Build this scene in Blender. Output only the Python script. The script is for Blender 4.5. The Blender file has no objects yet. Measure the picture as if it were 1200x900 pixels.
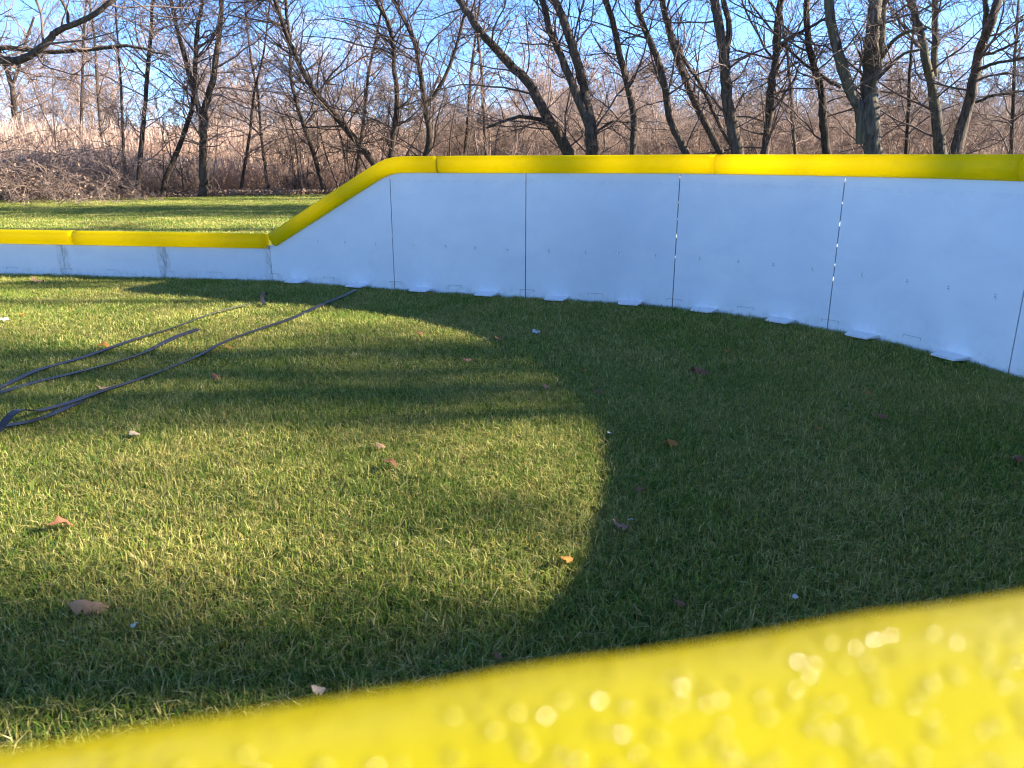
import bpy, math, random
import numpy as np
from mathutils import Vector, Matrix

R = math.radians
sc = bpy.context.scene
C = sc.collection
rng = np.random.default_rng(7)
random.seed(7)

# ------------------------------------------------------------------ camera
F, YH, HC = 900.0, 182.0, 1.13          # focal length in photo pixels, horizon row, eye height
TH = math.atan((450 - YH) / F)
cam_d = bpy.data.cameras.new('camera'); cam = bpy.data.objects.new('camera', cam_d); C.objects.link(cam)
cam_d.sensor_width = 36; cam_d.lens = 36 * F / 1200; cam_d.clip_start = 0.01; cam_d.clip_end = 1500
cam.location = (0, 0, HC); cam.rotation_euler = (math.pi / 2 - TH, 0, 0)
cam_d.dof.use_dof = True; cam_d.dof.focus_distance = 6.0; cam_d.dof.aperture_fstop = 6.2
sc.camera = cam

# ------------------------------------------------------------------ sky and sun
SUN_EL, SUN_AZ = 25.0, 88.0             # azimuth from +Y towards +X
w = bpy.data.worlds.new('World'); sc.world = w; w.use_nodes = True
nt = w.node_tree; nt.nodes.clear()
wo = nt.nodes.new('ShaderNodeOutputWorld'); bg = nt.nodes.new('ShaderNodeBackground')
sky = nt.nodes.new('ShaderNodeTexSky'); sky.sky_type = 'NISHITA'; sky.sun_disc = False
sky.sun_elevation = R(SUN_EL); sky.sun_rotation = R(SUN_AZ)
sky.air_density = 0.45; sky.dust_density = 0.0; sky.ozone_density = 3.5
bg.inputs['Strength'].default_value = 0.11
# thin fair-weather clouds over the whole sky
tc = nt.nodes.new('ShaderNodeTexCoord'); mp = nt.nodes.new('ShaderNodeMapping')
mp.inputs['Scale'].default_value = (1.0, 1.0, 3.2); mp.inputs['Location'].default_value = (0.31, 0.1, 0.12)
ns = nt.nodes.new('ShaderNodeTexNoise'); ns.inputs['Scale'].default_value = 4.2; ns.inputs['Detail'].default_value = 7
cr = nt.nodes.new('ShaderNodeValToRGB'); cr.color_ramp.elements[0].position = 0.66; cr.color_ramp.elements[1].position = 0.82
cr.color_ramp.elements[1].color = (0.75, 0.75, 0.75, 1)
mx = nt.nodes.new('ShaderNodeMix'); mx.data_type = 'RGBA'
L = nt.links.new
L(tc.outputs['Generated'], mp.inputs['Vector']); L(mp.outputs['Vector'], ns.inputs['Vector'])
L(ns.outputs['Fac'], cr.inputs['Fac']); L(cr.outputs['Color'], mx.inputs[0])
hs = nt.nodes.new('ShaderNodeHueSaturation'); hs.inputs['Saturation'].default_value = 1.06; hs.inputs['Hue'].default_value = 0.502
L(sky.outputs['Color'], hs.inputs['Color']); L(hs.outputs['Color'], mx.inputs[6]); mx.inputs[7].default_value = (3.2, 3.0, 3.1, 1)
L(mx.outputs[2], bg.inputs['Color']); L(bg.outputs['Background'], wo.inputs['Surface'])

sun_d = bpy.data.lights.new('sun', 'SUN'); sun = bpy.data.objects.new('sun', sun_d); C.objects.link(sun)
sun_d.energy = 5.0; sun_d.angle = R(0.53); sun_d.color = (1.0, 0.92, 0.79)
sdir = Vector((math.sin(R(SUN_AZ)) * math.cos(R(SUN_EL)), math.cos(R(SUN_AZ)) * math.cos(R(SUN_EL)), math.sin(R(SUN_EL))))
sun.rotation_euler = sdir.to_track_quat('Z', 'Y').to_euler(); sun.location = (20, 0, 20)

vs = sc.view_settings
vs.view_transform = 'Standard'; vs.look = 'None'; vs.gamma = 1; vs.use_curve_mapping = False
vs.exposure = 2.25
sc.cycles.use_denoising = True; sc.cycles.pixel_filter_type = 'BLACKMAN_HARRIS'; sc.cycles.filter_width = 1.1
sc.cycles.max_bounces = 6; sc.cycles.diffuse_bounces = 3; sc.cycles.transmission_bounces = 4
sc.cycles.sample_clamp_indirect = 6

# ------------------------------------------------------------------ pixel rays
ct, st = math.cos(TH), math.sin(TH)
def ray(u, v):
    x, yd = u - 600.0, v - 450.0
    return np.array([x, F * ct - yd * st, -(yd * ct + F * st)])
def gp(u, v, z=0.0):                    # where the ray meets the level plane z
    d = ray(u, v); t = (z - HC) / d[2]
    return np.array([d[0] * t, d[1] * t, z])
def pt(u, v, Y):                        # where the ray reaches the distance Y
    d = ray(u, v); t = Y / d[1]
    return np.array([d[0] * t, Y, HC + d[2] * t])

# ------------------------------------------------------------------ mesh helpers
def mesh_np(name, V, Q=None, T=None, smooth=True):
    me = bpy.data.meshes.new(name)
    V = np.asarray(V, np.float32)
    nq = 0 if Q is None else len(Q); ntr = 0 if T is None else len(T)
    me.vertices.add(len(V)); me.vertices.foreach_set('co', V.ravel())
    idx = []; starts = []; tot = []
    if nq: idx.append(np.asarray(Q, np.int32).ravel())
    if ntr: idx.append(np.asarray(T, np.int32).ravel())
    me.loops.add(nq * 4 + ntr * 3); me.loops.foreach_set('vertex_index', np.concatenate(idx))
    me.polygons.add(nq + ntr)
    me.polygons.foreach_set('loop_start', np.concatenate([np.arange(nq) * 4, nq * 4 + np.arange(ntr) * 3]).astype(np.int32))
    me.polygons.foreach_set('use_smooth', np.full(nq + ntr, smooth))
    me.update(calc_edges=True); me.validate()
    return me
def obj(name, me, mat=None, parent=None):
    o = bpy.data.objects.new(name, me); C.objects.link(o)
    if mat is not None and me is not None and not me.materials: me.materials.append(mat)
    if parent is not None: o.parent = parent
    return o
def tag(o, label=None, cat=None, group=None, kind=None):
    if label: o['label'] = label
    if cat: o['category'] = cat
    if group: o['group'] = group
    if kind: o['kind'] = kind
    return o
def empty(name, loc):
    o = bpy.data.objects.new(name, None); C.objects.link(o); o.location = loc; o.empty_display_size = 0.2
    return o
def tubes(polys, sides):
    """polys: list of (pts Nx3, radii N). One tube each; returns V, Q."""
    groups = {}
    for p, r in polys: groups.setdefault(len(p), []).append((p, r))
    Vs, Qs, off = [], [], 0
    a = np.arange(sides) * 2 * math.pi / sides
    ca, sa = np.cos(a), np.sin(a)
    for n, lst in groups.items():
        P = np.array([q[0] for q in lst]); Rr = np.array([q[1] for q in lst]); m = len(lst)
        Tn = np.empty_like(P)
        Tn[:, 1:-1] = P[:, 2:] - P[:, :-2]; Tn[:, 0] = P[:, 1] - P[:, 0]; Tn[:, -1] = P[:, -1] - P[:, -2]
        Tn /= np.linalg.norm(Tn, axis=2, keepdims=True) + 1e-9
        ov = np.abs(P[:, -1] - P[:, 0]); ax = np.argmin(ov, axis=1)
        ref = np.eye(3)[ax][:, None, :].repeat(n, 1)
        A = np.cross(Tn, ref); A /= np.linalg.norm(A, axis=2, keepdims=True) + 1e-9
        B = np.cross(Tn, A)
        ring = P[:, :, None, :] + Rr[:, :, None, None] * (A[:, :, None, :] * ca[None, None, :, None] + B[:, :, None, :] * sa[None, None, :, None])
        Vs.append(ring.reshape(-1, 3))
        base = off + (np.arange(m) * n * sides)[:, None, None] + (np.arange(n - 1) * sides)[None, :, None]
        j = np.arange(sides)[None, None, :]; j2 = (np.arange(sides) + 1)[None, None, :] % sides
        Qs.append(np.stack([base + j, base + j2, base + sides + j2, base + sides + j], -1).reshape(-1, 4))
        off += m * n * sides
    return np.concatenate(Vs), np.concatenate(Qs)
def merge(parts):
    V, Q, off = [], [], 0
    for v, q in parts:
        V.append(v); Q.append(q + off); off += len(v)
    return np.concatenate(V), np.concatenate(Q)
def sweep(path, prof, frames, closed=True):
    """prof Kx2 in (side, up); frames: list of (side, up). End faces closed with quads to a centre line."""
    K = len(prof); V = []
    for p, (s, u) in zip(path, frames):
        for a, b in prof: V.append(p + s * a + u * b)
    Q = []
    for i in range(len(path) - 1):
        for j in range(K):
            j2 = (j + 1) % K
            Q.append((i * K + j, i * K + j2, (i + 1) * K + j2, (i + 1) * K + j))
    T = []
    for e, i in ((0, 0), (1, len(path) - 1)):
        c = len(V); V.append(np.mean([V[i * K + j] for j in range(K)], axis=0))
        for j in range(K):
            j2 = (j + 1) % K
            T.append((c, i * K + j2, i * K + j) if e == 0 else (c, i * K + j, i * K + j2))
    return np.array(V), np.array(Q), np.array(T)
BOXQ = np.array([(0, 1, 2, 3), (7, 6, 5, 4), (0, 4, 5, 1), (1, 5, 6, 2), (2, 6, 7, 3), (3, 7, 4, 0)])
def local(V, o): return np.asarray(V) - np.array(o)

# ------------------------------------------------------------------ materials
class N:
    def __init__(s, name):
        s.m = bpy.data.materials.new(name); s.m.use_nodes = True
        s.t = s.m.node_tree; s.t.nodes.clear(); s.out = s.n('ShaderNodeOutputMaterial')
    def n(s, k, **kw):
        x = s.t.nodes.new(k)
        for a, b in kw.items(): setattr(x, a, b)
        return x
    def l(s, a, b): s.t.links.new(a, b)
    def noise(s, scale, detail=4, vec=None, rough=0.55, dist=0.0):
        x = s.n('ShaderNodeTexNoise'); x.inputs['Scale'].default_value = scale; x.inputs['Detail'].default_value = detail
        x.inputs['Roughness'].default_value = rough; x.inputs['Distortion'].default_value = dist
        if vec is not None: s.l(vec, x.inputs['Vector'])
        return x.outputs['Fac']
    def ramp(s, fac, stops):
        x = s.n('ShaderNodeValToRGB'); s.l(fac, x.inputs['Fac']); e = x.color_ramp.elements
        while len(e) < len(stops): e.new(0.5)
        for k, (p, c) in zip(e, stops): k.position = p; k.color = (*c, 1) if len(c) == 3 else c
        return x.outputs['Color']
    def mix(s, fac, a, b, mode='MIX'):
        x = s.n('ShaderNodeMix', data_type='RGBA', blend_type=mode)
        for sock, v in ((x.inputs[0], fac), (x.inputs[6], a), (x.inputs[7], b)):
            if hasattr(v, 'is_output'): s.l(v, sock)
            elif isinstance(v, (int, float)): sock.default_value = v
            else: sock.default_value = (*v, 1)
        return x.outputs[2]
    def math(s, op, a, b=0.0, c=None):
        x = s.n('ShaderNodeMath', operation=op)
        for i, v in enumerate((a, b, c)):
            if v is None: continue
            if hasattr(v, 'is_output'): s.l(v, x.inputs[i])
            else: x.inputs[i].default_value = v
        return x.outputs[0]
    def coord(s, kind='Object'): return s.n('ShaderNodeTexCoord').outputs[kind]
    def pos(s): return s.n('ShaderNodeNewGeometry').outputs['Position']
    def mapping(s, vec, scale):
        x = s.n('ShaderNodeMapping'); x.inputs['Scale'].default_value = scale; s.l(vec, x.inputs['Vector']); return x.outputs[0]
    def bump(s, h, strength, dist=0.01):
        x = s.n('ShaderNodeBump'); x.inputs['Strength'].default_value = strength; x.inputs['Distance'].default_value = dist
        s.l(h, x.inputs['Height']); return x.outputs[0]
    def principled(s, col, rough=0.6, normal=None, spec=0.5, trans=None):
        p = s.n('ShaderNodeBsdfPrincipled')
        if hasattr(col, 'is_output'): s.l(col, p.inputs['Base Color'])
        else: p.inputs['Base Color'].default_value = (*col, 1)
        if hasattr(rough, 'is_output'): s.l(rough, p.inputs['Roughness'])
        else: p.inputs['Roughness'].default_value = rough
        p.inputs['Specular IOR Level'].default_value = spec
        if normal is not None: s.l(normal, p.inputs['Normal'])
        sh = p.outputs[0]
        if trans is not None:
            f, tcol = trans
            t = s.n('ShaderNodeBsdfTranslucent')
            if hasattr(tcol, 'is_output'): s.l(tcol, t.inputs['Color'])
            else: t.inputs['Color'].default_value = (*tcol, 1)
            mxs = s.n('ShaderNodeMixShader'); mxs.inputs[0].default_value = f
            s.l(p.outputs[0], mxs.inputs[1]); s.l(t.outputs[0], mxs.inputs[2]); sh = mxs.outputs[0]
        s.l(sh, s.out.inputs['Surface']); s.p = p
        return s.m

def m_grass():
    k = N('lawn_grass')
    at = k.n('ShaderNodeAttribute', attribute_name='tint'); sep = k.n('ShaderNodeSeparateXYZ'); k.l(at.outputs['Vector'], sep.inputs[0])
    rnd, hgt = sep.outputs[0], sep.outputs[1]
    P = k.pos()
    big = k.ramp(k.noise(1.3, 4, P), [(0.3, (0.15, 0.15, 0.15)), (0.7, (0.85, 0.85, 0.85))]); mid = k.noise(6.5, 4, P)
    dry = k.math('ADD', k.math('MULTIPLY', big, 0.75), k.math('MULTIPLY', mid, 0.45))   # 0.3..0.9
    green = k.ramp(rnd, [(0.0, (0.032, 0.085, 0.013)), (0.5, (0.125, 0.215, 0.028)), (1.0, (0.32, 0.40, 0.065))])
    straw = k.ramp(rnd, [(0.0, (0.22, 0.21, 0.05)), (0.6, (0.46, 0.40, 0.115)), (1.0, (0.70, 0.61, 0.28))])
    sel = k.math('ADD', k.math('MULTIPLY', sep.outputs[2], 1.0), k.math('SUBTRACT', dry, 0.73))
    sel = k.ramp(sel, [(0.30, (0, 0, 0)), (0.52, (1, 1, 1))])
    col = k.mix(sel, green, straw)
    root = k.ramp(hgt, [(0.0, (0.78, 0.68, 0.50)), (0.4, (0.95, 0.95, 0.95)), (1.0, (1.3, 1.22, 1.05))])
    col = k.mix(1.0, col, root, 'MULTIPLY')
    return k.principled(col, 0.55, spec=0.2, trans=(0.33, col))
def m_soil():
    k = N('lawn_soil'); P = k.pos()
    a = k.noise(1.1, 5, P); b = k.noise(40, 5, P)
    c = k.mix(a, (0.028, 0.034, 0.014), (0.055, 0.048, 0.026)); c = k.mix(b, c, (0.036, 0.044, 0.016))
    return k.principled(c, 0.95, k.bump(b, 0.6, 0.03), spec=0.1)
def m_meadow():
    k = N('meadow_soil'); P = k.pos(); b = k.noise(3, 6, P)
    return k.principled(k.mix(b, (0.20, 0.14, 0.09), (0.38, 0.27, 0.18)), 0.95, k.bump(b, 0.5, 0.1), spec=0.05)
def m_board(name, dirty):
    k = N(name); O = k.coord('Object'); P = k.pos()
    a = k.noise(0.9, 5, P, 0.6); b = k.noise(14, 5, k.mapping(P, (1, 1, 0.25)))
    col = k.mix(k.ramp(a, [(0.35, (0, 0, 0)), (0.65, (1, 1, 1))]), (0.82, 0.82, 0.82), (0.69, 0.72, 0.76))
    col = k.mix(k.math('MULTIPLY', k.ramp(k.noise(2.6, 5, k.mapping(P, (1, 1, 1.6)), 0.6, 0.6), [(0.45, (0, 0, 0)), (0.68, (1, 1, 1))]), 0.35), col, (0.62, 0.63, 0.68))
    sc_ = k.ramp(k.noise(55, 3, k.mapping(P, (1, 1, 4)), 0.4), [(0.66, (0, 0, 0)), (0.74, (1, 1, 1))])
    msk = k.ramp(k.noise(1.7, 3, P), [(0.5, (0, 0, 0)), (0.7, (0.5, 0.5, 0.5))])
    col = k.mix(k.mix(1.0, sc_, msk, 'MULTIPLY'), col, (0.42, 0.43, 0.44))
    sp = k.ramp(k.noise(38, 2, P), [(0.745, (0, 0, 0)), (0.77, (0.8, 0.8, 0.8))])
    low = k.n('ShaderNodeSeparateXYZ'); k.l(P, low.inputs[0])
    splash = k.ramp(low.outputs[2], [(0.03, (0.6, 0.6, 0.6)), (0.11, (0.07, 0.07, 0.07)), (0.5, (0, 0, 0))])
    dirt = k.mix(1.0, splash, k.ramp(k.noise(22, 5, P), [(0.45, (0, 0, 0)), (0.75, (0.7, 0.7, 0.7))]), 'MULTIPLY')
    col = k.mix(dirt, col, (0.28, 0.25, 0.18))
    zz = low.outputs[2]
    band = k.math('MULTIPLY', k.math('GREATER_THAN', zz, 0.915), k.math('LESS_THAN', zz, 0.945))
    gl_ = k.ramp(k.noise(26, 2, k.mapping(P, (1, 1, 2))), [(0.5, (0, 0, 0)), (0.56, (0.08, 0.08, 0.08))])
    col = k.mix(k.math('MULTIPLY', band, gl_), col, (0.3, 0.31, 0.33))
    if dirty:                             # earth rubbed along both end edges of the low boards
        at = k.n('ShaderNodeAttribute', attribute_name='edge')
        e = k.ramp(at.outputs['Fac'], [(0.0, (1, 1, 1)), (0.04, (0.6, 0.6, 0.6)), (0.075, (0, 0, 0))])
        s1 = k.ramp(k.noise(48, 6, k.mapping(P, (1, 1, 0.3))), [(0.40, (0.12, 0.12, 0.12)), (0.66, (0.9, 0.9, 0.9))])
        col = k.mix(k.mix(1.0, e, s1, 'MULTIPLY'), col, (0.24, 0.22, 0.19))
        col = k.mix(k.math('MULTIPLY', sp, 0.7), col, (0.12, 0.12, 0.12))
    rough = k.math('ADD', k.math('MULTIPLY', b, 0.2), 0.36)
    return k.principled(col, rough, k.bump(k.math('ADD', k.noise(3.5, 3, P), k.math('MULTIPLY', b, 0.2)), 0.10, 0.03), spec=0.45)
def m_cap(dewy):
    k = N('dewy_yellow_vinyl' if dewy else 'yellow_vinyl'); P = k.pos()
    a = k.noise(3, 4, P); b = k.noise(160, 3, P)
    if not dewy:                              # thin vinyl skin over foam that lets light through, slightly grubby
        col = k.mix(a, (0.88, 0.73, 0.003), (0.82, 0.68, 0.004))
        col = k.mix(k.math('MULTIPLY', k.ramp(k.noise(9, 6, P), [(0.55, (0, 0, 0)), (0.75, (1, 1, 1))]), 0.18), col, (0.45, 0.36, 0.08))
        return k.principled(col, 0.42, k.bump(k.math('ADD', b, k.math('MULTIPLY', k.noise(12, 3, P), 3.0)), 0.25, 0.003), spec=0.25, trans=(0.76, col))
    col = k.mix(a, (0.74, 0.635, 0.003), (0.70, 0.60, 0.004))
    v = k.n('ShaderNodeTexVoronoi'); v.inputs['Scale'].default_value = 200; k.l(P, v.inputs['Vector'])
    dome = k.ramp(v.outputs['Distance'], [(0.0, (1, 1, 1)), (0.16, (0.7, 0.7, 0.7)), (0.38, (0, 0, 0))])
    n1 = k.bump(k.math('ADD', dome, k.math('MULTIPLY', b, 0.15)), 0.9, 0.0026)
    m = k.principled(col, 0.20, n1, spec=1.0, trans=(0.70, col))
    k.p.inputs['Coat Weight'].default_value = 1.0; k.p.inputs['Coat Roughness'].default_value = 0.14; k.l(n1, k.p.inputs['Coat Normal'])
    return m
def m_plain(name, col, rough=0.6, spec=0.4, var=0.15, scale=30):
    k = N(name); P = k.coord('Object'); a = k.noise(scale, 4, P)
    c2 = tuple(x * (1 - var) for x in col); c1 = tuple(min(1, x * (1 + var)) for x in col)
    return k.principled(k.mix(a, c2, c1), rough, k.bump(a, 0.2, 0.003), spec)
def m_web():
    k = N('black_webbing'); P = k.coord('Object')
    a = k.noise(9, 4, P); wv = k.n('ShaderNodeTexWave'); wv.inputs['Scale'].default_value = 120; k.l(P, wv.inputs['Vector'])
    return k.principled(k.mix(a, (0.008, 0.008, 0.010), (0.024, 0.024, 0.028)), 0.38, k.bump(wv.outputs['Fac'], 0.25, 0.002), 0.4)
def m_bark(name, c1, c2, moss=0.0):
    k = N(name); O = k.pos()
    s = k.mapping(O, (1, 1, 0.16)); a = k.noise(22, 6, s, 0.65); b = k.noise(2.2, 4, O)
    col = k.mix(k.ramp(a, [(0.34, (0, 0, 0)), (0.66, (1, 1, 1))]), c1, c2)
    if moss: col = k.mix(k.math('MULTIPLY', k.ramp(b, [(0.45, (0, 0, 0)), (0.62, (1, 1, 1))]), moss), col, (0.15, 0.14, 0.065))
    return k.principled(col, 0.9, k.bump(a, 0.9, 0.03), spec=0.15)
def m_twig(name, c1, c2):
    k = N(name); P = k.pos(); a = k.noise(2.2, 3, P)
    return k.principled(k.mix(a, c1, c2), 0.75, spec=0.2)
def m_leaf(name, c1, c2):
    k = N(name); O = k.coord('Object'); a = k.noise(45, 5, O)
    col = k.mix(a, c1, c2)
    return k.principled(col, 0.65, k.bump(a, 0.4, 0.004), spec=0.25, trans=(0.2, col))
def m_reed():
    k = N('dry_reed'); at = k.n('ShaderNodeAttribute', attribute_name='tint'); sep = k.n('ShaderNodeSeparateXYZ'); k.l(at.outputs['Vector'], sep.inputs[0])
    P = k.pos(); b = k.noise(0.22, 4, P)
    col = k.ramp(sep.outputs[0], [(0.0, (0.40, 0.29, 0.22)), (0.5, (0.52, 0.39, 0.30)), (1.0, (0.62, 0.48, 0.38))])
    col = k.mix(k.ramp(b, [(0.35, (0, 0, 0)), (0.7, (0.5, 0.5, 0.5))]), col, (0.55, 0.36, 0.27))
    return k.principled(col, 0.8, spec=0.15, trans=(0.45, col))

M = dict(grass=m_grass(), soil=m_soil(), meadow=m_meadow(), board=m_board('white_board', False), lowboard=m_board('scuffed_board', True),
         cap=m_cap(False), dewcap=m_cap(True), strip=m_plain('grey_plastic', (0.20, 0.20, 0.21), 0.5), line=m_plain('slot_shadow_line', (0.42, 0.425, 0.44), 0.7),
         foot=m_plain('foot_plastic', (0.80, 0.81, 0.82), 0.4, 0.4, 0.04), web=m_web(),
         bark=m_bark('grey_bark', (0.030, 0.022, 0.016), (0.15, 0.108, 0.076)),
         mossbark=m_bark('mossy_bark', (0.035, 0.030, 0.022), (0.16, 0.13, 0.10), 0.5),
         darkbark=m_bark('dark_bark', (0.020, 0.015, 0.011), (0.10, 0.070, 0.050)),
         twig=m_twig('twig', (0.07, 0.048, 0.038), (0.175, 0.122, 0.096)),
         pinktwig=m_twig('russet_twig', (0.17, 0.115, 0.092), (0.34, 0.235, 0.19)),
         darktwig=m_twig('dark_twig', (0.045, 0.032, 0.026), (0.12, 0.085, 0.068)),
         reed=m_reed(), brush=m_twig('tan_brush_twig', (0.24, 0.165, 0.125), (0.44, 0.32, 0.24)), brush2=m_twig('brown_brush_twig', (0.15, 0.105, 0.082), (0.32, 0.225, 0.175)),
         litter=m_leaf('leaf_litter', (0.20, 0.12, 0.08), (0.42, 0.29, 0.20)),
         leaf_tan=m_leaf('tan_leaf', (0.36, 0.20, 0.10), (0.52, 0.34, 0.20)),
         leaf_orange=m_leaf('orange_leaf', (0.42, 0.16, 0.03), (0.55, 0.26, 0.06)),
         leaf_brown=m_leaf('brown_leaf', (0.20, 0.085, 0.04), (0.36, 0.17, 0.085)),
         leaf_pink=m_leaf('pinkish_leaf', (0.40, 0.17, 0.11), (0.50, 0.25, 0.17)),
         leaf_pale=m_leaf('pale_leaf', (0.42, 0.32, 0.22), (0.60, 0.47, 0.34)),
         white=m_plain('white_paper', (0.50, 0.50, 0.48), 0.8))

# ------------------------------------------------------------------ ground
def sheet(name, x0, x1, y0, y1, z, mat, nx=2, ny=2, kind='structure'):
    xs, ys = np.linspace(x0, x1, nx), np.linspace(y0, y1, ny)
    X, Y = np.meshgrid(xs, ys); V = np.stack([X, Y, np.full_like(X, z)], -1).reshape(-1, 3)
    Q = [(j * nx + i, j * nx + i + 1, (j + 1) * nx + i + 1, (j + 1) * nx + i) for j in range(ny - 1) for i in range(nx - 1)]
    return tag(obj(name, mesh_np(name, V, Q), mat), kind=kind)
def edge_y(x): return 20.4 + (x + 13.5) * 0.40 if x < -2 else 25.0 - (x + 2) * 0.35     # where the mown lawn stops
sheet('meadow_ground', -700, 700, -200, 1200, -0.012, M['meadow'])
xs = np.linspace(-40, 30, 71)
V = []; 
for x in xs:
    ye = max(edge_y(x), 15.5); V += [(x, -14, 0), (x, ye, 0)]
Q = [(2 * i, 2 * i + 2, 2 * i + 3, 2 * i + 1) for i in range(70)]
tag(obj('lawn_ground', mesh_np('lawn_ground', V, Q), M['soil']), kind='structure')

# ------------------------------------------------------------------ instancing for stuff
def scatter(name, protos, pts, rot, scl, label, cat=None):
    """one 'stuff' object: proto meshes instanced on points by geometry nodes"""
    col = bpy.data.collections.new(name + '_pieces')
    for i, (me, mat) in enumerate(protos):
        o = bpy.data.objects.new(f'{name}_piece_{i:02d}', me)
        if not me.materials: me.materials.append(mat)
        col.objects.link(o)
    me = bpy.data.meshes.new(name); n = len(pts)
    me.vertices.add(n); me.vertices.foreach_set('co', np.asarray(pts, np.float32).ravel())
    a = me.attributes.new('idx', 'INT', 'POINT'); a.data.foreach_set('value', rng.integers(0, len(protos), n).astype(np.int32))
    a = me.attributes.new('rot', 'FLOAT_VECTOR', 'POINT'); a.data.foreach_set('vector', np.asarray(rot, np.float32).ravel())
    a = me.attributes.new('scl', 'FLOAT_VECTOR', 'POINT'); a.data.foreach_set('vector', np.asarray(scl, np.float32).ravel())
    o = obj(name, me); tag(o, label, cat, kind='stuff')
    g = bpy.data.node_groups.new(name, 'GeometryNodeTree')
    g.interface.new_socket('Geometry', in_out='INPUT', socket_type='NodeSocketGeometry')
    g.interface.new_socket('Geometry', in_out='OUTPUT', socket_type='NodeSocketGeometry')
    gi, go = g.nodes.new('NodeGroupInput'), g.nodes.new('NodeGroupOutput')
    ip = g.nodes.new('GeometryNodeInstanceOnPoints'); ci = g.nodes.new('GeometryNodeCollectionInfo')
    ci.inputs['Collection'].default_value = col; ci.inputs['Separate Children'].default_value = True; ci.inputs['Reset Children'].default_value = True
    def attr(nm, ty):
        x = g.nodes.new('GeometryNodeInputNamedAttribute'); x.data_type = ty; x.inputs['Name'].default_value = nm; return x.outputs['Attribute']
    ip.inputs['Pick Instance'].default_value = True
    l = g.links.new
    l(gi.outputs[0], ip.inputs['Points']); l(ci.outputs[0], ip.inputs['Instance']); l(attr('idx', 'INT'), ip.inputs['Instance Index'])
    l(attr('rot', 'FLOAT_VECTOR'), ip.inputs['Rotation']); l(attr('scl', 'FLOAT_VECTOR'), ip.inputs['Scale']); l(ip.outputs[0], go.inputs[0])
    md = o.modifiers.new('scatter', 'NODES'); md.node_group = g
    return o
def blade_tile(name, size, n, h0, h1, wd, lean, seed):
    r = np.random.default_rng(seed)
    b = np.empty((n, 3)); b[:, :2] = r.uniform(-size / 2, size / 2, (n, 2)); b[:, 2] = 0
    # clumping: pull part of the blades towards tuft centres
    nc = max(8, int(n / 22)); cen = r.uniform(-size / 2, size / 2, (nc, 2)); pick = r.integers(0, nc, n); k = r.random(n) < 0.6
    b[k, :2] = cen[pick[k]] + r.normal(0, 0.011 + 0.01 * size, (k.sum(), 2))
    b[:, :2] = (b[:, :2] + size / 2) % size - size / 2
    az = r.uniform(0, 2 * math.pi, n); H = r.uniform(h0, h1, n) * (0.7 + 0.3 * r.random(n)); ln = np.abs(r.normal(0, lean, n))
    d = np.stack([np.cos(az), np.sin(az), np.zeros(n)], 1)
    fz = r.uniform(0, 2 * math.pi, n); s = np.stack([np.cos(fz), np.sin(fz), np.zeros(n)], 1)
    W = wd * r.uniform(0.6, 1.3, n)[:, None]
    mid = b + d * (ln * 0.35 * H)[:, None]; mid[:, 2] = H * 0.58
    tip = b + d * (ln * 1.15 * H)[:, None]; tip[:, 2] = H * np.clip(1 - 0.28 * ln, 0.25, 1)
    b0 = b.copy(); b0[:, 2] = -0.004
    V = np.stack([b0 - s * W * .5, b0 + s * W * .5, mid + s * W * .45, mid - s * W * .45, tip], 1).reshape(-1, 3)
    i = np.arange(n) * 5
    me = mesh_np(name, V, np.stack([i, i + 1, i + 2, i + 3], 1), np.stack([i + 3, i + 2, i + 4], 1))
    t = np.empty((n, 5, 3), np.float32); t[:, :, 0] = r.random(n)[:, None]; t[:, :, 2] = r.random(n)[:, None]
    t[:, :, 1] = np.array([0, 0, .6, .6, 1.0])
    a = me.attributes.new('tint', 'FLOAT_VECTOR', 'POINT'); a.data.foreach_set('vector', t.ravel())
    return me
def smooth_noise(x, y, s, seed):
    r = np.random.default_rng(seed); out = 0
    for k in range(5):
        f = r.normal(0, s, 2); out = out + np.sin(x * f[0] + y * f[1] + r.uniform(0, 6.28))
    return out / 5
def tile_points(size, test):
    P = []
    for i in range(-120, 120):
        for j in range(-8, 120):
            x, y = (i + .5) * size, (j + .5) * size
            if test(x, y): P.append((x, y, 0.0))
    return np.array(P)
def grass_area(name, size, tiles, test, hs, label):
    P = tile_points(size, test); n = len(P)
    rot = np.zeros((n, 3)); rot[:, 2] = rng.integers(0, 4, n) * math.pi / 2
    zz = 1 + hs * smooth_noise(P[:, 0], P[:, 1], 2.2, 3)
    scl = np.stack([np.ones(n), np.ones(n), zz], 1)
    scatter(name, [(t, M['grass']) for t in tiles], P, rot, scl, label, None)
near_t = [blade_tile(f'near_blades_{i}', 0.4, 7200, 0.022, 0.056, 0.0026, 1.0, 100 + i) for i in range(7)]
mid_t = [blade_tile(f'mid_blades_{i}', 0.5, 6500, 0.025, 0.058, 0.0037, 0.95, 200 + i) for i in range(6)]
far_t = [blade_tile(f'far_blades_{i}', 1.0, 5200, 0.03, 0.062, 0.009, 0.8, 300 + i) for i in range(5)]
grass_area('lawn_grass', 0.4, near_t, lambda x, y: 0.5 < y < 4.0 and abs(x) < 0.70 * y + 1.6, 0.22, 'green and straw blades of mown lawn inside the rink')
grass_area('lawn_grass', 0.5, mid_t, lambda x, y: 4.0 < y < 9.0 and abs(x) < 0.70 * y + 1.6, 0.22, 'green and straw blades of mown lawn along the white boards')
grass_area('lawn_grass', 1.0, far_t, lambda x, y: 9.0 < y < edge_y(x) + .4 and -0.72 * y - 3 < x < 1.5, 0.15, 'mown lawn beyond the low boards')

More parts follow.
